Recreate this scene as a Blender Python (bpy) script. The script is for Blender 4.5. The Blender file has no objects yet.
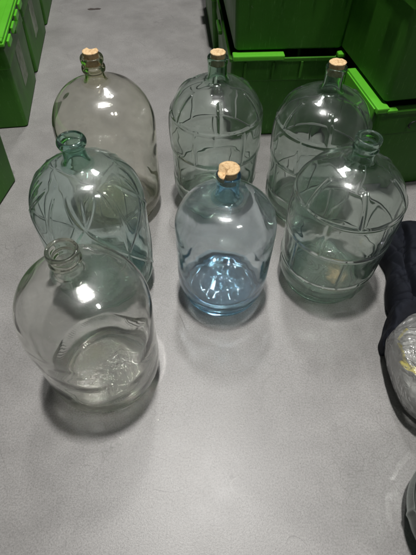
import bpy, bmesh, math, random
import numpy as np
from mathutils import Vector, Matrix, noise

random.seed(7)
sc = bpy.context.scene
col = sc.collection
R = math.radians

# ------------------------------------------------------------------ camera
cam_data = bpy.data.cameras.new('camera')
cam = bpy.data.objects.new('camera', cam_data)
col.objects.link(cam)
cam_data.sensor_fit = 'VERTICAL'
cam_data.sensor_height = 24.0
cam_data.lens = 24.0 * 430.0 / 555.0
cam_data.clip_start = 0.02
cam_data.clip_end = 200
th, roll = R(37), R(1.0)
F = Vector((0, math.sin(th), -math.cos(th)))
R0 = Vector((1, 0, 0)); U0 = Vector((0, math.cos(th), math.sin(th)))
RX = R0 * math.cos(roll) + U0 * math.sin(roll)
UP = U0 * math.cos(roll) - R0 * math.sin(roll)
m = Matrix((RX, UP, -F)).transposed().to_4x4()
m.translation = Vector((0, 0, 1.05))
cam.matrix_world = m
sc.camera = cam

# ------------------------------------------------------------------ light
world = bpy.data.worlds.new('World'); sc.world = world
world.use_nodes = True
bg = world.node_tree.nodes['Background']
bg.inputs[0].default_value = (0.93, 0.97, 1.0, 1); bg.inputs[1].default_value = 0.03

def area(name, loc, target, sx, sy, watts, color):
    L = bpy.data.lights.new(name, 'AREA'); L.shape = 'RECTANGLE'; L.size = sx; L.size_y = sy
    L.energy = watts; L.color = color
    o = bpy.data.objects.new(name, L); col.objects.link(o)
    o.location = loc
    o.rotation_euler = (Vector(target) - Vector(loc)).to_track_quat('-Z', 'Y').to_euler()
    return o
area('ceiling_lamp', (0.02, 1.03, 4.7), (0.02, 1.0, 0), 0.20, 0.30, 196, (1.0, 0.98, 0.955))
area('ceiling_lamp', (0.0, 3.6, 5.0), (0.0, .8, 0), 0.35, 0.6, 74, (1.0, 0.985, 0.97))
area('ceiling_lamp', (1.6, -0.4, 4.0), (0.0, 1.4, 0), 0.30, 0.42, 20, (1.0, 0.98, 0.95))

sc.view_settings.view_transform = 'Standard'
sc.view_settings.look = 'None'
sc.view_settings.gamma = 1.0
sc.view_settings.exposure = 0.0
cy = sc.cycles
cy.max_bounces = 32; cy.transmission_bounces = 32; cy.glossy_bounces = 12; cy.diffuse_bounces = 4
cy.transparent_max_bounces = 32
cy.caustics_refractive = True; cy.caustics_reflective = True
cy.blur_glossy = 0.3
cy.sample_clamp_indirect = 0.0
cy.use_guiding = True; cy.use_surface_guiding = True
cy.guiding_training_samples = 64; cy.surface_guiding_probability = .6
cy.use_denoising = True

# ------------------------------------------------------------------ helpers
def prop(o, label=None, cat=None, group=None, kind=None):
    if label: o['label'] = label
    if cat: o['category'] = cat
    if group: o['group'] = group
    if kind: o['kind'] = kind
    return o

def empty(name, loc, rz=0):
    o = bpy.data.objects.new(name, None); col.objects.link(o)
    o.empty_display_size = 0.05
    o.location = loc; o.rotation_euler = (0, 0, rz)
    return o

def link(name, me, mat, parent=None, smooth=False):
    if smooth:
        me.polygons.foreach_set('use_smooth', [True] * len(me.polygons))
    if mat: me.materials.append(mat)
    o = bpy.data.objects.new(name, me); col.objects.link(o)
    if parent: o.parent = parent
    return o

def from_bm(name, bm, mat, parent=None, smooth=False):
    me = bpy.data.meshes.new(name); bm.to_mesh(me); bm.free()
    return link(name, me, mat, parent, smooth)

class NT:
    def __init__(s, name):
        s.m = bpy.data.materials.new(name); s.m.use_nodes = True
        s.t = s.m.node_tree; s.t.nodes.clear()
        s.out = s.t.nodes.new('ShaderNodeOutputMaterial')
    def n(s, kind, **kw):
        nd = s.t.nodes.new(kind)
        for k, v in kw.items():
            if k in nd.inputs.keys(): nd.inputs[k].default_value = v
            else: setattr(nd, k, v)
        return nd
    def l(s, a, b): s.t.links.new(a, b)
    def obj(s):
        return s.n('ShaderNodeTexCoord').outputs['Object']
    def noise(s, vec, scale, detail=6, rough=.6, dist=0):
        nd = s.n('ShaderNodeTexNoise', Scale=scale, Detail=detail, Roughness=rough, Distortion=dist)
        s.l(vec, nd.inputs['Vector']); return nd.outputs['Fac']
    def ramp(s, fac, stops):
        nd = s.n('ShaderNodeValToRGB'); cr = nd.color_ramp
        while len(cr.elements) < len(stops): cr.elements.new(.5)
        for e, (p, c) in zip(cr.elements, stops):
            e.position = p; e.color = c if len(c) == 4 else (*c, 1)
        s.l(fac, nd.inputs[0]); return nd.outputs[0]
    def rng(s, fac, a, b, c, d):
        nd = s.n('ShaderNodeMapRange')
        for i, v in enumerate((a, b, c, d)): nd.inputs[i + 1].default_value = v
        s.l(fac, nd.inputs[0]); return nd.outputs[0]
    def mix(s, fac, a, b, mode='MIX'):
        nd = s.n('ShaderNodeMix', data_type='RGBA', blend_type=mode)
        for sock, v in ((nd.inputs[0], fac), (nd.inputs[6], a), (nd.inputs[7], b)):
            if isinstance(v, bpy.types.NodeSocket): s.l(v, sock)
            else: sock.default_value = v if isinstance(v, (int, float)) else (*v, 1)[:4]
        return nd.outputs[2]
    def bump(s, h, strength, dist):
        nd = s.n('ShaderNodeBump', Strength=strength, Distance=dist); s.l(h, nd.inputs['Height'])
        return nd.outputs[0]

def principled(name, color, rough=.5, **kw):
    t = NT(name); p = t.n('ShaderNodeBsdfPrincipled')
    p.inputs['Base Color'].default_value = (*color, 1); p.inputs['Roughness'].default_value = rough
    for k, v in kw.items(): p.inputs[k].default_value = v
    t.l(p.outputs[0], t.out.inputs[0]); return t, p

# ------------------------------------------------------------------ materials
def floor_material():
    t, p = principled('polished_concrete', (.3, .3, .3), .4)
    o = t.obj()
    big = t.noise(o, 3.0, 5, .6, .4)
    mid = t.noise(o, 9, 8, .65, .3)
    fine = t.noise(o, 250, 5, .8)
    grit = t.noise(o, 420, 2, .6)
    c = t.ramp(big, [(.32, (.250, .243, .236)), (.62, (.312, .304, .297))])
    c2 = t.ramp(mid, [(.3, (.86, .86, .86)), (.66, (1.06, 1.06, 1.06))])
    c = t.mix(1.0, c, c2, 'MULTIPLY')
    f = t.ramp(fine, [(.38, (.60, .60, .59)), (.58, (1.07, 1.07, 1.06))])
    c = t.mix(.8, c, f, 'MULTIPLY')
    # small dark pits and pale grit
    v = t.n('ShaderNodeTexVoronoi', Scale=80.0); t.l(o, v.inputs['Vector'])
    gate = t.noise(o, 14, 3, .5)
    pit = t.ramp(v.outputs['Distance'], [(.05, (1, 1, 1)), (.10, (0, 0, 0))])
    pg = t.mix(1.0, pit, t.ramp(gate, [(.46, (0, 0, 0)), (.55, (1, 1, 1))]), 'MULTIPLY')
    c = t.mix(pg, c, (.12, .115, .11))
    v2 = t.n('ShaderNodeTexVoronoi', Scale=23.0); t.l(o, v2.inputs['Vector'])
    w = t.ramp(v2.outputs['Distance'], [(.028, (1, 1, 1)), (.045, (0, 0, 0))])
    wg = t.mix(1.0, w, t.ramp(t.noise(o, 7, 2, .5), [(.53, (0, 0, 0)), (.6, (1, 1, 1))]), 'MULTIPLY')
    c = t.mix(wg, c, (.62, .60, .56))
    # faint hairline crazing
    v3 = t.n('ShaderNodeTexVoronoi', Scale=34.0, feature='DISTANCE_TO_EDGE')
    dv = t.n('ShaderNodeVectorMath', operation='ADD')
    nz = t.n('ShaderNodeTexNoise', Scale=25.0, Detail=4.0); t.l(o, nz.inputs['Vector'])
    sc_ = t.n('ShaderNodeVectorMath', operation='SCALE', Scale=.03); t.l(nz.outputs['Color'], sc_.inputs[0])
    t.l(o, dv.inputs[0]); t.l(sc_.outputs[0], dv.inputs[1]); t.l(dv.outputs[0], v3.inputs['Vector'])
    cr = t.ramp(v3.outputs['Distance'], [(.0, (1, 1, 1)), (.03, (0, 0, 0))])
    cg = t.mix(1.0, cr, t.ramp(t.noise(o, 5, 4, .6), [(.5, (0, 0, 0)), (.62, (.5, .5, .5))]), 'MULTIPLY')
    c = t.mix(cg, c, (.13, .126, .12))
    # hairline cracks and pale scratches: thin level lines of a smooth noise, broken up by a second one
    for (sca, dis, wd, g0, colr, amt, off) in ((2.3, 1.2, .0022, .56, (.12, .115, .11), .85, 0), (3.7, .3, .0016, .57, (.46, .45, .43), .30, 7),
                                          (6.0, 2.2, .0030, .60, (.14, .135, .13), .7, 13), (1.4, .2, .0008, .52, (.46, .45, .43), .22, 21)):
        mp = t.n('ShaderNodeMapping'); mp.inputs['Location'].default_value = (off, off * .3, 0)
        mp.inputs['Rotation'].default_value = (0, 0, off); mp.inputs['Scale'].default_value = (1, 2.2 if dis < 1 else 1, 1)
        t.l(o, mp.inputs[0])
        ln = t.noise(mp.outputs[0], sca, 1.5, .5, dis)
        sub_ = t.n('ShaderNodeMath', operation='SUBTRACT'); t.l(ln, sub_.inputs[0]); sub_.inputs[1].default_value = .5
        ab = t.n('ShaderNodeMath', operation='ABSOLUTE'); t.l(sub_.outputs[0], ab.inputs[0])
        li = t.rng(ab.outputs[0], 0, wd, amt, 0)
        gt = t.rng(t.noise(mp.outputs[0], sca * 2.6, 3, .6), g0, g0 + .06, 0, 1)
        mu = t.n('ShaderNodeMath', operation='MULTIPLY'); t.l(li, mu.inputs[0]); t.l(gt, mu.inputs[1])
        c = t.mix(mu.outputs[0], c, colr)
    t.l(c, p.inputs['Base Color'])
    t.l(t.rng(mid, .3, .7, .37, .43), p.inputs['Roughness'])
    p.inputs['Specular IOR Level'].default_value = .5
    h = t.mix(.6, mid, grit)
    t.l(t.bump(h, .32, .0010), p.inputs['Normal'])
    return t.m

def bin_material(name, col_a, col_b, rough, scuff=.5):
    t, p = principled(name, col_a, rough)
    p.inputs['Specular IOR Level'].default_value = .3
    o = t.obj()
    n1 = t.noise(o, 5, 4, .6)
    c = t.mix(t.rng(n1, .3, .7, 0, 1), col_a, col_b)
    mp = t.n('ShaderNodeMapping'); mp.inputs['Scale'].default_value = (60, 60, 7); t.l(o, mp.inputs[0])
    s1 = t.noise(mp.outputs[0], 2.2, 6, .75)
    sm = t.ramp(s1, [(.57, (0, 0, 0)), (.74, (scuff, scuff, scuff))])
    c = t.mix(sm, c, tuple(min(1, x * 1.6 + .05) for x in col_b))
    dust = t.ramp(t.noise(o, 90, 3, .8), [(.66, (0, 0, 0)), (.74, (.35, .35, .35))])
    c = t.mix(dust, c, (.30, .34, .26))
    t.l(c, p.inputs['Base Color'])
    t.l(t.rng(n1, .3, .7, rough - .08, rough + .12), p.inputs['Roughness'])
    t.l(t.bump(t.noise(o, 300, 2, .5), .15, .0006), p.inputs['Normal'])
    return t.m

def glass_material(name, tint, dust=.035, dust_col=(.75, .76, .72), seed=0.0, rough=0.0, film=.03):
    t = NT(name)
    g = t.n('ShaderNodeBsdfGlass', IOR=1.5, Roughness=rough); g.inputs['Color'].default_value = (*tint, 1)
    d = t.n('ShaderNodeBsdfDiffuse'); d.inputs['Color'].default_value = (*dust_col, 1)
    k = t.n('ShaderNodeBsdfGlossy', Roughness=.24); k.inputs['Color'].default_value = (.9, .9, .9, 1)
    o = t.obj()
    mp = t.n('ShaderNodeMapping'); mp.inputs['Location'].default_value = (seed, seed * .7, 0); t.l(o, mp.inputs[0])
    st = t.n('ShaderNodeMapping'); st.inputs['Scale'].default_value = (1, 1, .22); t.l(mp.outputs[0], st.inputs[0])
    a = t.noise(mp.outputs[0], 12, 6, .65)
    w = t.noise(st.outputs[0], 60, 5, .7, .6)          # dried runs
    b = t.noise(mp.outputs[0], 350, 3, .7)             # specks
    f1 = t.rng(a, .42, .72, dust * .35, dust * 1.6)
    f3 = t.rng(w, .60, .75, 0, dust * 2.2)
    f2 = t.rng(b, .69, .78, 0, .30)
    ad = t.n('ShaderNodeMath', operation='ADD'); t.l(f1, ad.inputs[0]); t.l(f2, ad.inputs[1])
    ad2 = t.n('ShaderNodeMath', operation='ADD'); t.l(ad.outputs[0], ad2.inputs[0]); t.l(f3, ad2.inputs[1])
    mk = t.n('ShaderNodeMixShader'); mk.inputs[0].default_value = film; t.l(g.outputs[0], mk.inputs[1]); t.l(k.outputs[0], mk.inputs[2])
    ms = t.n('ShaderNodeMixShader'); t.l(ad2.outputs[0], ms.inputs[0]); t.l(mk.outputs[0], ms.inputs[1]); t.l(d.outputs[0], ms.inputs[2])
    t.l(ms.outputs[0], t.out.inputs[0])
    return t.m

def cork_material():
    t, p = principled('cork', (.72, .50, .28), .85)
    o = t.obj()
    n1 = t.noise(o, 120, 6, .7); n2 = t.noise(o, 420, 3, .7)
    c = t.ramp(n1, [(.34, (.36, .21, .09)), (.46, (.64, .44, .23)), (.7, (.76, .57, .33))])
    pit = t.ramp(n2, [(.33, (.35, .25, .18)), (.42, (1, 1, 1))])
    t.l(t.mix(.8, c, pit, 'MULTIPLY'), p.inputs['Base Color'])
    t.l(t.bump(n2, .6, .001), p.inputs['Normal'])
    return t.m

M_floor = floor_material()
M_bin = bin_material('dark_green_plastic', (.032, .138, .010), (.046, .175, .015), .45, .8)
M_lid = bin_material('lime_green_plastic', (.085, .39, .02), (.11, .45, .03), .35, .2)
M_cork = cork_material()

# ------------------------------------------------------------------ floor
bm = bmesh.new()
bmesh.ops.create_grid(bm, x_segments=1, y_segments=1, size=9)
fl = from_bm('floor', bm, M_floor)
fl.location = (0, 2, 0)
prop(fl, kind='structure')

# ------------------------------------------------------------------ carboys
def crom(pts, per):
    """Catmull-Rom through (r,z) points, per = samples between two points"""
    P = [np.array(p, float) for p in pts]
    P = [2 * P[0] - P[1]] + P + [2 * P[-1] - P[-2]]
    out = []
    for i in range(1, len(P) - 2):
        a, b, c, d = P[i - 1:i + 3]
        n = max(2, int(math.ceil(np.linalg.norm(c - b) / per)))
        for k in range(n):
            u = k / n
            out.append(.5 * ((2 * b) + (-a + c) * u + (2 * a - 5 * b + 4 * c - d) * u * u + (-a + 3 * b - 3 * c + d) * u ** 3))
    out.append(P[-2])
    return np.array(out)

def wav(th, z, seed, amp, ft=3, fz=14):
    rs = np.random.RandomState(seed); s = 0
    for k in range(7):
        a = rs.randint(1, ft + 2 + k); b = rs.uniform(.3, 1) * fz * (1 + .5 * k); p = rs.uniform(0, 6.28)
        q = rs.uniform(0, 6.28)
        s = s + np.sin(a * th + p + 1.3 * np.sin(b * z + q)) * np.cos(b * z + q) / (1 + .5 * k)
    return s * amp / 2.2

def ridge(d, w):
    return np.exp(-(d / w) ** 2)

def pattern_grid(seed):
    rs = np.random.RandomState(seed); off = rs.uniform(0, 6.28)
    rings = [.105, .225, .335]
    def f(th, z, r):
        s = np.zeros_like(th * z)
        for k, zz in enumerate(rings): s = np.maximum(s, ridge(z - zz - .0006 * np.sin(th * 2 + k), .0048))
        bounds = [.03] + rings + [.405]
        for i in range(len(bounds) - 1):
            n = 6
            o = off + (i % 2) * math.pi / n
            dd = (th - o + math.pi / n) % (2 * math.pi / n) - math.pi / n
            inb = (z > bounds[i]) & (z < bounds[i + 1])
            s = np.maximum(s, ridge(dd * np.maximum(r, .02) , .0044) * inb)
        return s * .0030 * ((z > .02) & (z < .41))
    return f

def pattern_net(seed):
    def f(th, z, r):
        n = 5
        s = np.zeros_like(th * z)
        for sgn in (-1, 1):
            ph = th * n + sgn * (z - .22) * 26
            dd = (ph + math.pi) % (2 * math.pi) - math.pi
            s = np.maximum(s, ridge(dd / n * np.maximum(r, .02), .0042))
        ph = th * n * 2
        dd = (ph + math.pi) % (2 * math.pi) - math.pi
        s = np.maximum(s, .7 * ridge(dd / n / 2 * np.maximum(r, .02), .0036))
        return s * .0023 * np.clip((z - .05) / .02, 0, 1) * np.clip((.405 - z) / .02, 0, 1)
    return f

def carboy(label, loc, mat, h=.49, rs=.140, rb=.132, rf=.108, pat=None, bottom='stipple', lip='bead',
           seed=1, nth=256, rz=0, per=.0035, wall=.0038, shoulder=.30, name='glass_carboy'):
    """one demijohn: closed shell (outer + inner skin) cut into base, body, neck and lip rings that meet exactly"""
    nk = h - .062               # height where the neck begins
    sh = shoulder * h / .49
    dome = nk - sh
    outer = [(0.0, .010), (rf * .55, .008), (rf - .014, .006), (rf - .006, .0012), (rf, .0), (rf + .005, .0025),
             (rf + .004, .010), (rf + .0065, .0165), (rb - .005, .034), (rb, .055), (rb + .002, .09)]
    outer += [(rb + (rs - rb) * .6, sh * .62), (rs, sh * .88), (rs, sh)]
    for a in (15, 30, 43, 55, 66, 75):
        c, s = math.cos(R(a)), math.sin(R(a))
        outer.append((.024 + (rs - .024) * c ** .86, sh + dome * .93 * s ** 1.05))
    outer += [(.0335, nk - .004), (.0272, nk + .006)]
    if lip == 'torus':
        outer += [(.0255, nk + .022), (.0252, h - .024), (.0262, h - .020), (.0315, h - .015), (.0325, h - .008), (.030, h - .002),
                  (.0255, h), (.0215, h - .003)]
    elif lip == 'double':
        outer += [(.0258, nk + .014), (.0262, h - .040), (.0300, h - .037), (.0310, h - .031), (.0298, h - .025), (.0262, h - .022), (.0262, h - .017),
                  (.0292, h - .014), (.0298, h - .006), (.028, h - .0005), (.0245, h), (.0210, h - .003)]
    elif lip == 'straight':
        outer += [(.0262, nk + .020), (.0266, nk + .036), (.0266, h - .019), (.0275, h - .016), (.0282, h - .009), (.0278, h - .002),
                  (.0240, h), (.0205, h - .003)]
    else:   # 'bead': round lip above a collar bead
        outer += [(.0262, nk + .010), (.0268, h - .035), (.0298, h - .031), (.0302, h - .026), (.0270, h - .021),
                  (.0266, h - .017), (.0290, h - .013), (.0302, h - .007), (.0290, h - .001), (.0250, h), (.0212, h - .003)]
    inner = [(.0200, h - .02), (.0202, nk + .018), (.0225, nk + .004), (.0295, nk - .008)]
    for a in (75, 66, 55, 43, 30, 15):
        c, s = math.cos(R(a)), math.sin(R(a))
        inner.append((.024 + (rs - .024) * c ** .86 - wall * (c * .8 + .2), sh + dome * .93 * s ** 1.05 - wall * (s + .1)))
    inner += [(rs - wall, sh), (rs - wall, sh * .88), (rb + (rs - rb) * .6 - wall, sh * .62), (rb + .002 - wall, .09),
              (rb - wall - .003, .066), (rb - wall - .012, .044), (rf - .014, .0275), (rf - .032, .0185), (rf * .5, .0185), (0.0, .0205)]
    po = crom(outer, per); pi = crom(inner, .006)
    prof = np.vstack([po, pi]); no = len(po)
    prof[:, 0] = np.maximum(prof[:, 0], 0)
    prof[0, 0] = prof[-1, 0] = 0
    T = np.linspace(0, 2 * math.pi, nth, endpoint=False)
    r = prof[:, 0][:, None]; z = prof[:, 1][:, None]; th_ = T[None, :]
    tang = np.gradient(prof, axis=0); nl = np.linalg.norm(tang, axis=1) + 1e-9
    nr = (tang[:, 1] / nl)[:, None]; nz = (-tang[:, 0] / nl)[:, None]    # outward for the outer skin
    isout = (np.arange(len(prof)) < no)[:, None]
    D = np.zeros((len(prof), nth))
    fade = np.clip((z - .0) / .02, 0, 1) * np.clip((nk - z) / .03, 0, 1)
    D += np.where(isout, wav(th_, z, seed, .0011), 0) * fade
    D += np.where(isout, 0, wav(th_, z, seed + 50, .0016, 4, 20)) * fade
    if pat is not None:
        D += np.where(isout & (z > .018), pat(th_, z, np.broadcast_to(r, D.shape)), 0)
        D += np.where(~isout & (z > .03), -.15 * pat(th_, z, np.broadcast_to(r, D.shape)), 0)
    X = r * np.cos(th_); Y = r * np.sin(th_)
    under = isout & (z < .012) & (r < rf - .010)
    upin = (~isout) & (z < .03)
    rim = np.clip((rf - .012 - r) / .02, 0, 1) * np.clip(r / .01, 0, 1)
    rg = np.random.RandomState(seed)
    if bottom == 'dimples':
        dm = np.zeros_like(D)
        for k in range(9):
            a = k * math.pi / 4; q = (rf - .046) if k < 8 else 0
            dm += ridge(np.hypot(X - q * math.cos(a), Y - q * math.sin(a)), .015) * rg.uniform(.7, 1.1)
        D += np.where(upin, -dm * .0055 * rim, 0) + np.where(under, -dm * .0016 * rim, 0)
    else:
        st = np.sin(X * 760 + 2 * np.sin(Y * 60)) * np.sin(Y * 760 + 2 * np.sin(X * 55))
        D += np.where(under, st * .0014 * rim, 0) + np.where(upin & (bottom == 'stipple'), st * .0011 * rim, 0) + np.where(upin, (wav(X * 30, Y * 8, seed + 9, .0016, 3, 9)) * rim, 0)
        if bottom == 'stipple':
            hb = np.clip((z - .018) / .006, 0, 1) * np.clip((.060 - z) / .006, 0, 1)
            D += np.where(isout, hb * .0012 * np.sin(th_ * 120) * np.sin(z * 1500), 0)
    rr = r + D * nr
    ZZ = z + D * nz
    rr = np.maximum(rr, 0)
    V = np.stack([rr * np.cos(th_), rr * np.sin(th_), np.broadcast_to(ZZ, rr.shape)], -1)
    # vertex normals of the whole skin, so the part seams stay invisible
    dT = np.roll(V, -1, 1) - np.roll(V, 1, 1); dS = np.gradient(V, axis=0)
    N = np.cross(dT, dS); ln = np.linalg.norm(N, axis=2, keepdims=True)
    N = np.where(ln > 1e-12, N / np.maximum(ln, 1e-12), 0)
    N[0, :] = (0, 0, -1); N[-1, :] = (0, 0, 1)
    zb, zn, zl = .030, nk - .006, h - (.045 if lip == 'double' else .022 if lip in ('torus', 'straight') else .037)
    zin = h - .021
    def part_of(i):
        zc = (prof[i, 1] + prof[i + 1, 1]) / 2
        out = i < no - 1
        if zc < zb: return 'base'
        if zc < zn: return 'body'
        if zc < (zl if out else zin): return 'neck'
        return 'lip'
    names = [part_of(i) for i in range(len(prof) - 1)]
    root = empty(name, loc, rz)
    prop(root, label, 'glass carboy', 'glass carboys standing on the floor')
    for pn in ('base', 'body', 'neck', 'lip'):
        rows = [i for i, q in enumerate(names) if q == pn]
        used = sorted(set(rows) | {i + 1 for i in rows})
        idx = {q: k for k, q in enumerate(used)}
        verts = V[used].reshape(-1, 3); norms = N[used].reshape(-1, 3)
        faces = []
        for i in rows:
            a, b = idx[i] * nth, idx[i + 1] * nth
            j = np.arange(nth); k = (j + 1) % nth
            faces.append(np.stack([a + j, a + k, b + k, b + j], 1))
        faces = np.vstack(faces)
        me = bpy.data.meshes.new(pn)
        me.vertices.add(len(verts)); me.vertices.foreach_set('co', verts.ravel())
        me.loops.add(faces.size); me.loops.foreach_set('vertex_index', faces.ravel())
        me.polygons.add(len(faces)); me.polygons.foreach_set('loop_start', np.arange(0, faces.size, 4))
        me.polygons.foreach_set('use_smooth', np.ones(len(faces), bool))
        me.update(calc_edges=True); me.validate()
        me.normals_split_custom_set_from_vertices(norms.tolist())
        link(pn, me, mat[0] if pn == 'body' else mat[2] if pn == 'base' else mat[1], root)
    return root

def glass_set(name, tint, thick, dust, dust_col, seed):
    """thin wall glass for the body, and deeper colour where the glass is thick (base, neck, lip)"""
    return (glass_material(name + '_glass', tint, dust, dust_col, seed), glass_material(name + '_thick_glass', thick, dust * .6, dust_col, seed, 0, .01),
            glass_material(name + '_pressed_glass', tuple(x * .3 + y * .7 for x, y in zip(tint, thick)) if name != 'blue' else (.74, .885, .965), dust * 3 + .03, dust_col, seed, .06))
G_clear = glass_set('clear', (.988, .990, .98), (.94, .95, .92), .018, (.75, .76, .72), 1)
G_yellow = glass_set('yellowish', (.986, .985, .960), (.91, .90, .82), .017, (.78, .77, .71), 2)
G_aqua = glass_set('aqua', (.925, .968, .956), (.74, .88, .83), .026, (.72, .78, .76), 3)
G_green = glass_set('green', (.938, .966, .948), (.80, .89, .84), .018, (.72, .80, .76), 4)
G_green2 = glass_set('grey_green', (.932, .962, .942), (.78, .87, .81), .018, (.72, .80, .76), 5)
G_blue = glass_set('blue', (.960, .984, .992), (.76, .90, .96), .018, (.70, .80, .88), 6)

PL = {'front_clear': (-.256, .484), 'net': (-.301, .790), 'blue': (.042, .762), 'open_grid': (.347, .813),
      'yellow': (-.309, 1.110), 'cork_grid': (.016, 1.162), 'far_grid': (.327, 1.120), 'edge': (.553, .140)}
def P(k): return (PL[k][0], PL[k][1], .0006)
carboy('clear colourless carboy with open round lip, nearest the front on the left side', P('front_clear'), G_clear, h=.48, rs=.1385, rb=.135, rf=.112,
       bottom='stipple', lip='bead', seed=11, shoulder=.297)
carboy('aqua tinted carboy with crossing diagonal ridges and an open thick lip', P('net'), G_aqua, h=.49, rb=.138, rf=.114,
       pat=pattern_net(2), bottom='wavy', lip='torus', seed=22, nth=400, per=.0022, rz=.5)
carboy('smooth blue carboy with dimpled bottom and crumbling cork, middle of the group', P('blue'), G_blue, h=.424,
       rs=.129, rb=.126, rf=.106, bottom='dimples', lip='straight', seed=33, shoulder=.305)
OPEN = carboy('grey green carboy with embossed panel lines and open uncorked neck, beside the black cloth', P('open_grid'), G_green, h=.49,
       pat=pattern_grid(4), bottom='wavy', lip='bead', seed=44, nth=400, per=.0022, rz=.2)
carboy('smooth yellowish clear carboy with double ringed neck and notched cork, back left of the group', P('yellow'), G_yellow, h=.51,
       rs=.147, rb=.142, rf=.116, bottom='wavy', lip='double', seed=55)
carboy('pale green carboy with embossed panel lines and a round cork, middle of the back row', P('cork_grid'), G_green2, h=.49,
       pat=pattern_grid(6), bottom='wavy', lip='straight', seed=66, nth=400, per=.0022, rz=-.3)
carboy('pale green carboy with embossed panel lines and an oval cork, below the bright lime lid', P('far_grid'), G_green2, h=.49,
       pat=pattern_grid(9), bottom='wavy', lip='straight', seed=77, nth=400, per=.0022, rz=.9)
G_dark = glass_set('dusky', (.74, .79, .76), (.45, .54, .49), .008, (.4, .42, .4), 8)
carboy('carboy cut off by the right edge of the photo, alone in the lower corner', P('edge'), G_dark, h=.49, pat=pattern_grid(12),
       bottom='wavy', lip='bead', seed=88)

# dried residue on the bottom of the open carboy
t, p = principled('dried_residue', (.40, .30, .15), .7)
o_ = t.obj(); tr_ = t.n('ShaderNodeBsdfTransparent'); mx_ = t.n('ShaderNodeMixShader')
t.l(t.rng(t.noise(o_, 45, 5, .7), .38, .66, .0, .5), mx_.inputs[0]); t.l(tr_.outputs[0], mx_.inputs[1]); t.l(p.outputs[0], mx_.inputs[2]); t.l(mx_.outputs[0], t.out.inputs[0])
bm = bmesh.new(); N_ = 60; top_, bot_ = [], []
for k in range(N_):
    a_ = 2 * math.pi * k / N_
    q_ = .040 * (1 + .45 * noise.noise(Vector((math.cos(a_) * 1.3, math.sin(a_) * 1.3, 4.2))) + .2 * noise.noise(Vector((math.cos(a_) * 5, math.sin(a_) * 5, 1))))
    for L_, z_, w_ in ((top_, .0245, .96), (bot_, .0238, 1)): L_.append(bm.verts.new((.030 + q_ * w_ * math.cos(a_) * .8, -.020 + q_ * w_ * math.sin(a_) * 1.2, z_)))
bm.faces.new(top_); bm.faces.new(list(reversed(bot_)))
for k in range(N_): bm.faces.new((bot_[k], bot_[(k + 1) % N_], top_[(k + 1) % N_], top_[k]))
from_bm('residue', bm, t.m, OPEN)

# corks
def cork(label, base, h, r, kind, rz=0):
    """tapered bark cork, sunk in the neck, with its broken or worn top"""
    bm = bmesh.new()
    n = 40; rings = 14; top_h = .011 if kind != 'wedge' else .016
    z0 = -.020
    vs = []
    for i in range(rings + 1):
        u = i / rings; z = z0 + (top_h - z0) * u
        q = .0192 + (r - .0192) * min(1, max(0, (z) / top_h)) if z > 0 else .0192 - .0008 * (-z / .02)
        ring = []
        for j in range(n):
            a = 2 * math.pi * j / n
            w = q * (1 + .03 * noise.noise(Vector((math.cos(a) * 2, math.sin(a) * 2, z * 120 + len(label)))))
            if kind == 'oval': w *= 1 + .08 * math.cos(2 * a)
            ring.append(bm.verts.new((w * math.cos(a), w * math.sin(a), z)))
        vs.append(ring)
    for i in range(rings):
        for j in range(n):
            bm.faces.new((vs[i][j], vs[i][(j + 1) % n], vs[i + 1][(j + 1) % n], vs[i + 1][j]))
    bm.faces.new(list(reversed(vs[0])))
    prev = vs[-1]
    for k in range(1, 8):
        s = 1 - k / 8
        cur = [bm.verts.new((v.co.x * s, v.co.y * s, top_h + .0005 * min(k, 2))) for v in vs[-1]]
        for j in range(n): bm.faces.new((prev[j], prev[(j + 1) % n], cur[(j + 1) % n], cur[j]))
        prev = cur
    c = bm.verts.new((0, 0, top_h + .001))
    for j in range(n): bm.faces.new((prev[j], prev[(j + 1) % n], c))
    for v in bm.verts:
        x, y, z = v.co
        if z > .001:
            nn = noise.noise(Vector((x * 160, y * 160, z * 90 + r * 900)))
            v.co.z += nn * .0012
            a = math.atan2(y, x); q = math.hypot(x, y)
            if kind == 'notch':       # bite out of the far rim
                d = math.hypot(x, y - r)
                v.co.z -= .010 * max(0, 1 - d / .010) ** .6
                v.co.z += .0015 * (q / r) ** 2
            if kind == 'wedge':       # a piece broken away on the left, hollow middle
                if -2.9 < a < -1.95 or (a > 2.75) or a < -2.9:
                    v.co.z -= .015 * min(1, q / (r * .35))
                v.co.z -= .005 * math.exp(-((x + .002) ** 2 + (y - .002) ** 2) / .00006)
            if kind == 'knot':
                v.co.z -= .003 * math.exp(-((x + .004) ** 2 + (y - .002) ** 2) / .000006)
    o = from_bm('cork', bm, M_cork, None, True)
    o.location = (base[0], base[1], h); o.rotation_euler = (0, 0, rz)
    prop(o, label, 'cork stopper', 'cork stoppers in the carboy necks')
cork('notched cork stopper with a bite out of its rim, in the yellowish carboy', PL['yellow'], .51, .0205, 'notch')
cork('cork stopper with a broken wedge missing, in the blue carboy', PL['blue'], .424, .0245, 'wedge')
cork('round cork stopper with a small dark knot, in the middle carboy of the back row', PL['cork_grid'], .49, .0205, 'knot')
cork('oval cork stopper in the back right carboy, against the dark gap between crates', PL['far_grid'], .49, .0215, 'oval', .2)

# ------------------------------------------------------------------ plastic crates
def rbox(bm, x0, x1, y0, y1, z0, z1, bev=.003):
    r = bmesh.ops.create_cube(bm, size=1.0)
    vs = r['verts']
    for v in vs:
        v.co = Vector(((x0 + x1) / 2 + v.co.x * (x1 - x0), (y0 + y1) / 2 + v.co.y * (y1 - y0), (z0 + z1) / 2 + v.co.z * (z1 - z0)))
    if bev:
        es = list({e for v in vs for e in v.link_edges})
        bmesh.ops.bevel(bm, geom=es, offset=bev, segments=2, affect='EDGES', profile=.6)

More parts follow.
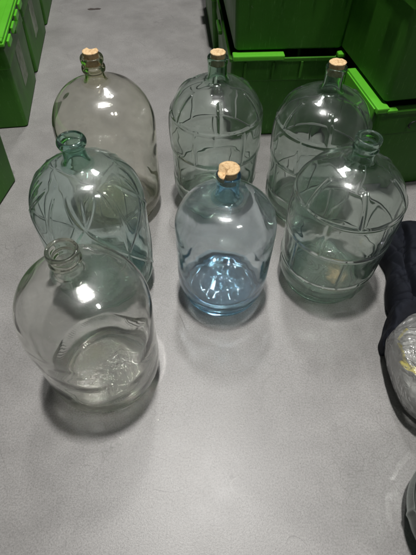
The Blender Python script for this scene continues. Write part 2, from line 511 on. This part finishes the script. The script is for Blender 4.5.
def tapered_body(w, d, h, taper, rad=.014, t=.004):
    """hollow open-topped tub with rounded corners, widening upwards; origin at its bottom centre"""
    bm = bmesh.new(); seg = 6
    def loop(hw, hd, rad, z):
        pts = []
        for cx, cy, a0 in ((hw - rad, hd - rad, 0), (-hw + rad, hd - rad, 90), (-hw + rad, -hd + rad, 180), (hw - rad, -hd + rad, 270)):
            for k in range(seg + 1):
                a = R(a0 + 90 * k / seg); pts.append(bm.verts.new((cx + rad * math.cos(a), cy + rad * math.sin(a), z)))
        return pts
    hw, hd = w / 2, d / 2
    L = []
    b = taper
    L.append(loop(hw - b - .006, hd - b - .006, rad * .8, 0.0))
    L.append(loop(hw - b, hd - b, rad, .006))
    hz = h * .74
    L.append(loop(hw - b * (1 - .74), hd - b * (1 - .74), rad, hz))
    L.append(loop(hw - b * .26 + .004, hd - b * .26 + .004, rad, hz + .004))
    L.append(loop(hw - .002, hd - .002, rad, h - .012))
    L.append(loop(hw + .006, hd + .006, rad, h - .010))
    L.append(loop(hw + .006, hd + .006, rad, h))
    L.append(loop(hw - t, hd - t, rad - t, h))
    L.append(loop(hw - b - t, hd - b - t, rad - t, .010))
    n = len(L[0])
    for i in range(len(L) - 1):
        for j in range(n): bm.faces.new((L[i][j], L[i][(j + 1) % n], L[i + 1][(j + 1) % n], L[i + 1][j]))
    bm.faces.new(list(reversed(L[0]))); bm.faces.new(L[-1])
    bmesh.ops.recalc_face_normals(bm, faces=bm.faces)
    return bm

def crate(label, loc, rz, w=.60, d=.40, h=.32, taper=.018, lids=True, lid_style='full', sticker=None, ribs=False, group='green plastic storage crates', lid_mat=None):
    root = empty('storage_crate', loc, rz)
    prop(root, label, 'storage crate', group)
    b = from_bm('tub', tapered_body(w, d, h, taper), M_bin, root)
    # ribs under the collar of the front wall
    if ribs:
        for k in range(4):
            x = -w / 2 + w * (k + .5) / 4
            bm = bmesh.new()
            rbox(bm, x - .004, x + .004, -d / 2 - .008, -d / 2 + .006, h * .78, h - .011, .001)
            from_bm('rib', bm, M_bin, root)
    for s in (-1, 1):           # grips at the ends
        bm = bmesh.new()
        x0, x1 = sorted((s * (w / 2 + .006), s * (w / 2 + .022)))
        rbox(bm, x0, x1, -.05, .05, h - .030, h - .014, .004)
        from_bm('grip', bm, M_bin, root)
    if lid_style == 'full':
        for s in (-1, 1):
            bm = bmesh.new()
            x0, x1 = (-w / 2 - .010, -.002) if s < 0 else (.002, w / 2 + .010)
            rbox(bm, x0, x1, -d / 2 - .012, d / 2 + .012, h + .001, h + .012, .003)
            flap = from_bm('lid_flap', bm, M_lid, root)
            for (q0, q1, r0, r1) in ((x0 + .004, x1 - .004, -d / 2 - .008, -d / 2 + .016), (x0 + .004, x1 - .004, d / 2 - .016, d / 2 + .008),
                                     (x0 + .004 if s < 0 else x1 - .028, x0 + .028 if s < 0 else x1 - .004, -d / 2 + .018, d / 2 - .018)):
                bm = bmesh.new(); rbox(bm, q0, q1, r0, r1, h + .0125, h + .022, .003)
                from_bm('border', bm, M_lid, flap)
            xo = s * (w / 2 + .017)
            for k in range(4):
                yy = -d / 2 + d * (k + .5) / 4
                bm = bmesh.new(); rbox(bm, xo - .005, xo + .004, yy - .030, yy + .030, h - .016, h + .006, .003)
                from_bm('hinge', bm, M_lid, flap)
    elif lid_style == 'front':       # only the front lip of one lid half shows under the crate above
        bm = bmesh.new()
        rbox(bm, -w / 2 + .004, -.018, -d / 2 - .022, -d / 2 + .014, h + .001, h + .018, .004)
        from_bm('lid_lip', bm, M_lid, root)
        bm = bmesh.new()
        rbox(bm, w / 2 - .030, w / 2 - .004, -d / 2 - .014, -d / 2 + .014, h + .001, h + .015, .004)
        from_bm('lid_catch', bm, M_lid, root)
    elif lid_style == 'side':
        bm = bmesh.new()
        rbox(bm, -w / 2 - .014, -w / 2 + .026, -d / 2 - .010, -d / 2 + .235, h + .001, h + .018, .004)
        rbox(bm, -w / 2 - .018, -w / 2 - .012, -d / 2 + .004, -d / 2 + .225, h - .030, h + .012, .002)
        rbox(bm, -w / 2 + .020, -w / 2 + .052, -d / 2 - .014, -d / 2 + .004, h + .002, h + .012, .003)
        from_bm('lid_lip', bm, M_lid, root)
    if sticker:
        (cx, cz, sw, shh, face) = sticker
        bm = bmesh.new()
        sl = taper / h
        off = -taper + cz * sl
        if face == 'x':      # on the +x face
            pts = []
            for (yy, zz) in ((cx - sw / 2, cz - shh / 2), (cx + sw / 2, cz - shh / 2), (cx + sw / 2, cz + shh / 2), (cx - sw / 2, cz + shh / 2)):
                pts.append((w / 2 - taper + zz * sl + .0012, yy, zz))
        va = [bm.verts.new(p) for p in pts]
        vb = [bm.verts.new((p[0] - .001, p[1], p[2])) for p in pts]
        bm.faces.new(va); bm.faces.new(list(reversed(vb)))
        for k in range(4): bm.faces.new((va[k], vb[k], vb[(k + 1) % 4], va[(k + 1) % 4]))
        bmesh.ops.recalc_face_normals(bm, faces=bm.faces)
        from_bm('sticker', bm, M_sticker, root)
    return root

t, p = principled('faded_sticker', (.26, .32, .22), .6)
o_ = t.obj(); cc = t.ramp(t.noise(o_, 30, 5, .7), [(.35, (.17, .25, .13)), (.6, (.33, .37, .29))]); t.l(cc, p.inputs['Base Color'])
M_sticker = t.m

def crate_at(label, corner, ang, w, d, which, **kw):
    """corner = ground position of the crate's near corner on the side 'which' (+1 right, -1 left), ang = its turn"""
    tp = kw.get('taper', .018)
    lx = which * (w / 2 - tp); ly = -(d / 2 - tp)
    c, s = math.cos(ang), math.sin(ang)
    z = kw.pop('z', .0005)
    return crate(label, (corner[0] - (lx * c - ly * s), corner[1] - (lx * s + ly * c), z), ang, w, d, **kw)

a1 = R(9.2)
crate_at('green lidded crate with lime lid, second from the front along the left edge', (-.753, 1.552), a1, .60, .42, 1, h=.33, sticker=(.0, .175, .10, .16, 'x'))
crate_at('green lidded crate third from the front along the left edge, behind the corner crate', (-.822, 1.985), R(8.5), .60, .48, 1, h=.33, sticker=(-.03, .175, .10, .16, 'x'))
crate_at('green crate farthest back along the left edge', (-.897, 2.486), R(8.5), .60, .42, 1, h=.33)
crate('green crate at the front of the left row, only its corner in view', (-1.012, 1.085, .0005), R(-8), .60, .40, .33)

# right-hand stacks
A0 = R(5)
crate_at('lower green crate behind the back row of carboys, lime strip on its rim', (.085, 1.515), A0, .40, .60, -1, h=.320, lid_style='front', ribs=True, taper=.02)
crate_at('upper green crate stacked behind the corks at the top middle', (.078, 1.500), A0, .40, .60, -1, h=.32, z=.3445, taper=.014, ribs=True, lid_style='full')
crate_at('lower green crate far back at the top, its side edging the bare floor', (.008, 2.21), A0, .40, .60, -1, h=.320, taper=.02, lid_style=None)
A1 = R(11)
crate_at('lower green crate at the right with the long lime lid strip, behind the open carboy', (.522, 1.205), A1, .60, .60, -1, h=.320, lid_style='side', taper=.02)
crate_at('upper green crate at the top right corner, stacked and catching light on its side', (.515, 1.195), A1, .60, .60, -1, h=.34, z=.3445, taper=.010)

# dark wire loop on the front of the right-hand lower crate
LC = [o_ for o_ in bpy.data.objects if o_.get('label', '').startswith('lower green crate at the right with')][0]
bpy.context.view_layer.update()
bm = bmesh.new(); ring_ = []
for i_ in range(25):
    a_ = R(-20 + 250 * i_ / 24); cx_, cz_ = .020 * math.cos(a_), .013 * math.sin(a_)
    ring_.append([bm.verts.new((cx_ * (1 + .11 * math.cos(b_)), -.002 - .0025 * math.sin(b_), cz_ * (1 + .17 * math.cos(b_)))) for b_ in [2 * math.pi * q / 8 for q in range(8)]])
for r0_, r1_ in zip(ring_, ring_[1:]):
    for k in range(8): bm.faces.new((r0_[k], r0_[(k + 1) % 8], r1_[(k + 1) % 8], r1_[k]))
bm.faces.new(ring_[0]); bm.faces.new(list(reversed(ring_[-1]))); bmesh.ops.recalc_face_normals(bm, faces=bm.faces)
t, p = principled('dark_wire', (.012, .013, .012), .4)
lp = from_bm('loop_handle', bm, t.m, LC, True)
lp.location = (-.165, -.3035, .268)

# ------------------------------------------------------------------ bags at the right edge
def blob(fn, nu=96, nv=64):
    bm = bmesh.new(); rows = []
    for i in range(nv + 1):
        v = i / nv; ring = []
        for j in range(nu):
            ring.append(bm.verts.new(fn(2 * math.pi * j / nu, v)))
        rows.append(ring)
    for i in range(nv):
        for j in range(nu): bm.faces.new((rows[i][j], rows[i][(j + 1) % nu], rows[i + 1][(j + 1) % nu], rows[i + 1][j]))
    bm.faces.new(rows[-1]); bm.faces.new(list(reversed(rows[0])))
    bmesh.ops.recalc_face_normals(bm, faces=bm.faces)
    return bm

def spow(x, e): return math.copysign(abs(x) ** e, x)

t, p = principled('black_cloth', (.012, .013, .017), .85)
o_ = t.obj(); w_ = t.noise(o_, 500, 2, .6)
t.l(t.mix(t.rng(t.noise(o_, 12, 5, .6), .35, .65, 0, 1), (.005, .006, .009), (.011, .013, .020)), p.inputs['Base Color'])
t.l(t.bump(w_, .5, .001), p.inputs['Normal'])
p.inputs['Specular IOR Level'].default_value = .2
M_cloth = t.m

def mound(outline, height, under=.9, mid=.45, seed=0, amp=.008, fs=14, e=.5, crease=None, nu=220, nv=80):
    """soft lump over a closed plan outline: widest at mid*height, tucked in under it, creased on top"""
    P = [np.array(q, float) for q in outline]; n = len(P)
    c = sum(P) / n
    def edge(u):
        u = (u % 1) * n; i = int(u); f = u - i
        a, b, c_, d = P[(i - 1) % n], P[i], P[(i + 1) % n], P[(i + 2) % n]
        return .5 * (2 * b + (-a + c_) * f + (2 * a - 5 * b + 4 * c_ - d) * f * f + (-a + 3 * b - 3 * c_ + d) * f ** 3)
    def fn(a, v):
        q = edge(a / (2 * math.pi))
        if v < .25:
            k = v / .25; s_ = under + (1 - under) * math.sin(k * math.pi / 2); z = height * mid * k
        else:
            k = (v - .25) / .75; s_ = math.cos(k * math.pi / 2 * .985) ** e
            z = height * (mid + (1 - mid) * math.sin(k * math.pi / 2) ** .9)
        x, y = c + (q - c) * s_
        w = min(1, v * 4)
        nn = noise.noise(Vector((x * fs + seed, y * fs, z * fs))) - 1.2 * abs(noise.noise(Vector((x * fs * 1.7, y * fs * 1.2 + seed, z * fs * 1.5)))) \
            + .4 * noise.noise(Vector((x * fs * 4 + seed, y * fs * 3, z * fs * 4)))
        z += nn * amp * 1.6 * w
        d = Vector((x - c[0], y - c[1])); d = d.normalized() if d.length > 1e-5 else d
        x += d.x * nn * amp * .7 * w; y += d.y * nn * amp * .7 * w
        if crease: z -= crease(x, y) * min(1, v * 2)
        return (x, y, max(.0012, z))
    return blob(fn, nu, nv)
def fold(x, y):
    xx = .600 - .045 * (.95 - y) / .3 + .006 * math.sin(y * 30)
    g = math.exp(-((x - xx) / .006) ** 2) * .030
    g += math.exp(-((x - (.640 + .2 * (y - .7))) / .010) ** 2) * .010
    g += .009 * (1 - abs(noise.noise(Vector((x * 26 + y * 8, y * 5, 3.3))))) ** 7
    g += .008 * (1 - abs(noise.noise(Vector((x * 14, y * 30, 8.1))))) ** 9
    return g * max(0, min(1, (y - .60) / .08)) * max(0, min(1, (.965 - y) / .04))
bag = from_bm('cloth_bag', mound([(.562, .940), (.607, .975), (.667, .980), (.80, .985), (.90, .90), (.90, .70), (.80, .58), (.65, .575), (.535, .628),
    (.510, .665), (.518, .730), (.540, .805), (.530, .880)], .115, .93, .45, 3, .005, 7, .42, fold, 300, 110), M_cloth, None, True)
prop(bag, 'black cloth bag lying on the floor at the right edge, beside the open carboy', 'bag')

t = NT('clear_plastic_film')
tr = t.n('ShaderNodeBsdfTransparent'); tr.inputs['Color'].default_value = (.93, .94, .93, 1)
gl = t.n('ShaderNodeBsdfGlossy', Roughness=.11); gl.inputs['Color'].default_value = (.95, .95, .95, 1)
df = t.n('ShaderNodeBsdfDiffuse'); df.inputs['Color'].default_value = (.88, .88, .86, 1)
o_ = t.obj()
bp = t.bump(t.noise(o_, 34, 6, .7, 1.2), .9, .012)
bp = t.bump(t.noise(o_, 38, 3, .55, 1.5), .8, .010)
t.l(bp, gl.inputs['Normal']); t.l(bp, df.inputs['Normal'])
fr = t.n('ShaderNodeFresnel', IOR=1.85); t.l(bp, fr.inputs['Normal'])
m1 = t.n('ShaderNodeMixShader'); m1.inputs[0].default_value = .20; t.l(tr.outputs[0], m1.inputs[1]); t.l(df.outputs[0], m1.inputs[2])
m2 = t.n('ShaderNodeMixShader'); t.l(fr.outputs[0], m2.inputs[0]); t.l(m1.outputs[0], m2.inputs[1]); t.l(gl.outputs[0], m2.inputs[2])
t.l(m2.outputs[0], t.out.inputs[0])
M_film = t.m
t, p = principled('yellow_plastic', (.66, .56, .02), .45); M_yellow = t.m
t, p = principled('dark_inner_cloth', (.46, .46, .44), .45); M_inner = t.m
t, p = principled('pale_purple_packet', (.72, .66, .85), .4); M_purple = t.m

root = empty('plastic_bag', (.58, .46, .0))
prop(root, 'clear plastic bag with grey and yellow contents, below the black cloth bag', 'bag')
def sub(o):
    o.location = (-.58, -.46, 0); return o
FO = [(.535, .605), (.490, .575), (.458, .540), (.452, .480), (.458, .405), (.478, .352), (.530, .322), (.640, .330), (.720, .420), (.715, .540), (.640, .590), (.560, .610)]
def pleat(x, y):
    a = math.atan2(y - .53, x - .43); q = math.hypot(x - .43, y - .53)
    v = .011 * abs(math.sin(a * 5 + 1.5 * noise.noise(Vector((q * 6, a, 2))))) ** .8 + .005 * abs(math.sin(a * 13 + 4 * q + 2 * noise.noise(Vector((q * 9, a * 2, 7)))))
    return v * min(1, q / .06)
sub(from_bm('film', mound(FO, .175, .72, .52, 5, .006, 9, .5, pleat, 260, 110), M_film, root, True))
sub(from_bm('contents', mound([(.50, .575), (.475, .53), (.468, .45), (.485, .385), (.54, .345), (.63, .355), (.70, .43), (.69, .53), (.60, .57)], .135, .8, .5, 9, .006, 12, .5, pleat, 140, 60), M_inner, root, True))
from_bm('flap', mound([(.560, .690), (.520, .668), (.496, .628), (.482, .595), (.464, .560), (.466, .532), (.484, .536), (.500, .560), (.530, .590), (.580, .625), (.600, .665)], .100, .92, .45, 2, .009, 16, .5, None, 120, 50), M_cloth, bag, True)
# yellow strips folded inside the film
def strip(pts, wd, name, mat, parent):
    bm = bmesh.new(); prev = None
    for i, q in enumerate(pts):
        q = Vector(q); d = (Vector(pts[min(i + 1, len(pts) - 1)]) - Vector(pts[max(i - 1, 0)])).normalized()
        s = d.cross(Vector((0, 0, 1))); s = s.normalized() if s.length > .01 else Vector((0, 1, 0))
        up = s.cross(d)
        cur = [bm.verts.new(q + s * wd + up * .001), bm.verts.new(q - s * wd + up * .001), bm.verts.new(q - s * wd - up * .001), bm.verts.new(q + s * wd - up * .001)]
        if prev:
            for k in range(4): bm.faces.new((prev[k], prev[(k + 1) % 4], cur[(k + 1) % 4], cur[k]))
        else: bm.faces.new(cur)
        prev = cur
    bm.faces.new(list(reversed(prev)))
    bmesh.ops.recalc_face_normals(bm, faces=bm.faces)
    return from_bm(name, bm, mat, parent)
from mathutils.bvhtree import BVHTree
_dg = bpy.context.evaluated_depsgraph_get()
def lay_on(o, pts, lift=.0015):
    """drop plan points onto the top of a mesh given in world coordinates, filling in between"""
    me = o.data; off = Vector((.58, .46, 0)) * 0
    bv = BVHTree.FromPolygons([v.co[:] for v in me.vertices], [p_.vertices[:] for p_ in me.polygons])
    out = []
    for (ax, ay), (bx, by) in zip(pts, pts[1:]):
        for k in range(5):
            x, y = ax + (bx - ax) * k / 5, ay + (by - ay) * k / 5
            hit = bv.ray_cast(Vector((x, y, .6)), Vector((0, 0, -1)))[0]
            if hit: out.append((x, y, hit.z + lift))
    zs = [q[2] for q in out]
    return [(q[0], q[1], max(q[2], sum(zs[max(0, i - 3):i + 4]) / len(zs[max(0, i - 3):i + 4]))) for i, q in enumerate(out)]
inner_ = [c_ for c_ in root.children if c_.name.startswith('contents')][0]
sub(strip(lay_on(inner_, [(.480, .522), (.480, .498), (.480, .478), (.484, .462), (.490, .446), (.50, .436), (.54, .43)]), .0045, 'yellow_band', M_yellow, root))
sub(strip(lay_on(inner_, [(.478, .476), (.486, .456), (.500, .440), (.512, .436)], .002), .013, 'yellow_patch', M_yellow, root))
sub(strip(lay_on(inner_, [(.480, .530), (.492, .545), (.51, .560)]), .0035, 'yellow_band', M_yellow, root))
pk = strip([(.580, .705, .112), (.584, .688, .118), (.586, .668, .119)], .007, 'small_packet', M_purple, None)
prop(pk, 'small white and purple packet on the black cloth bag at the right edge', 'packet')

# small marks on the floor: one dark fleck of dirt
def fleck(x, y, label, pts, mat):
    bm = bmesh.new()
    top = [bm.verts.new((px, py, .0016)) for px, py in pts]; bot = [bm.verts.new((px * 1.1, py * 1.1, .0)) for px, py in pts]
    bm.faces.new(top); n = len(pts)
    for k in range(n): bm.faces.new((bot[k], bot[(k + 1) % n], top[(k + 1) % n], top[k]))
    bm.faces.new(list(reversed(bot)))
    bmesh.ops.recalc_face_normals(bm, faces=bm.faces)
    o = from_bm('dirt_fleck', bm, mat); o.location = (x, y, .0006)
    prop(o, label, 'debris')
t, p = principled('dry_dirt', (.06, .05, .045), .9); M_dirt = t.m
fleck(-.68, 2.70, 'dark curled scrap of dirt on the bare floor near the top left', [(-.035, .0), (-.02, .012), (.0, .008), (.02, .016), (.036, .010), (.03, -.002), (.01, -.004), (-.01, -.010), (-.025, -.010)], M_dirt)
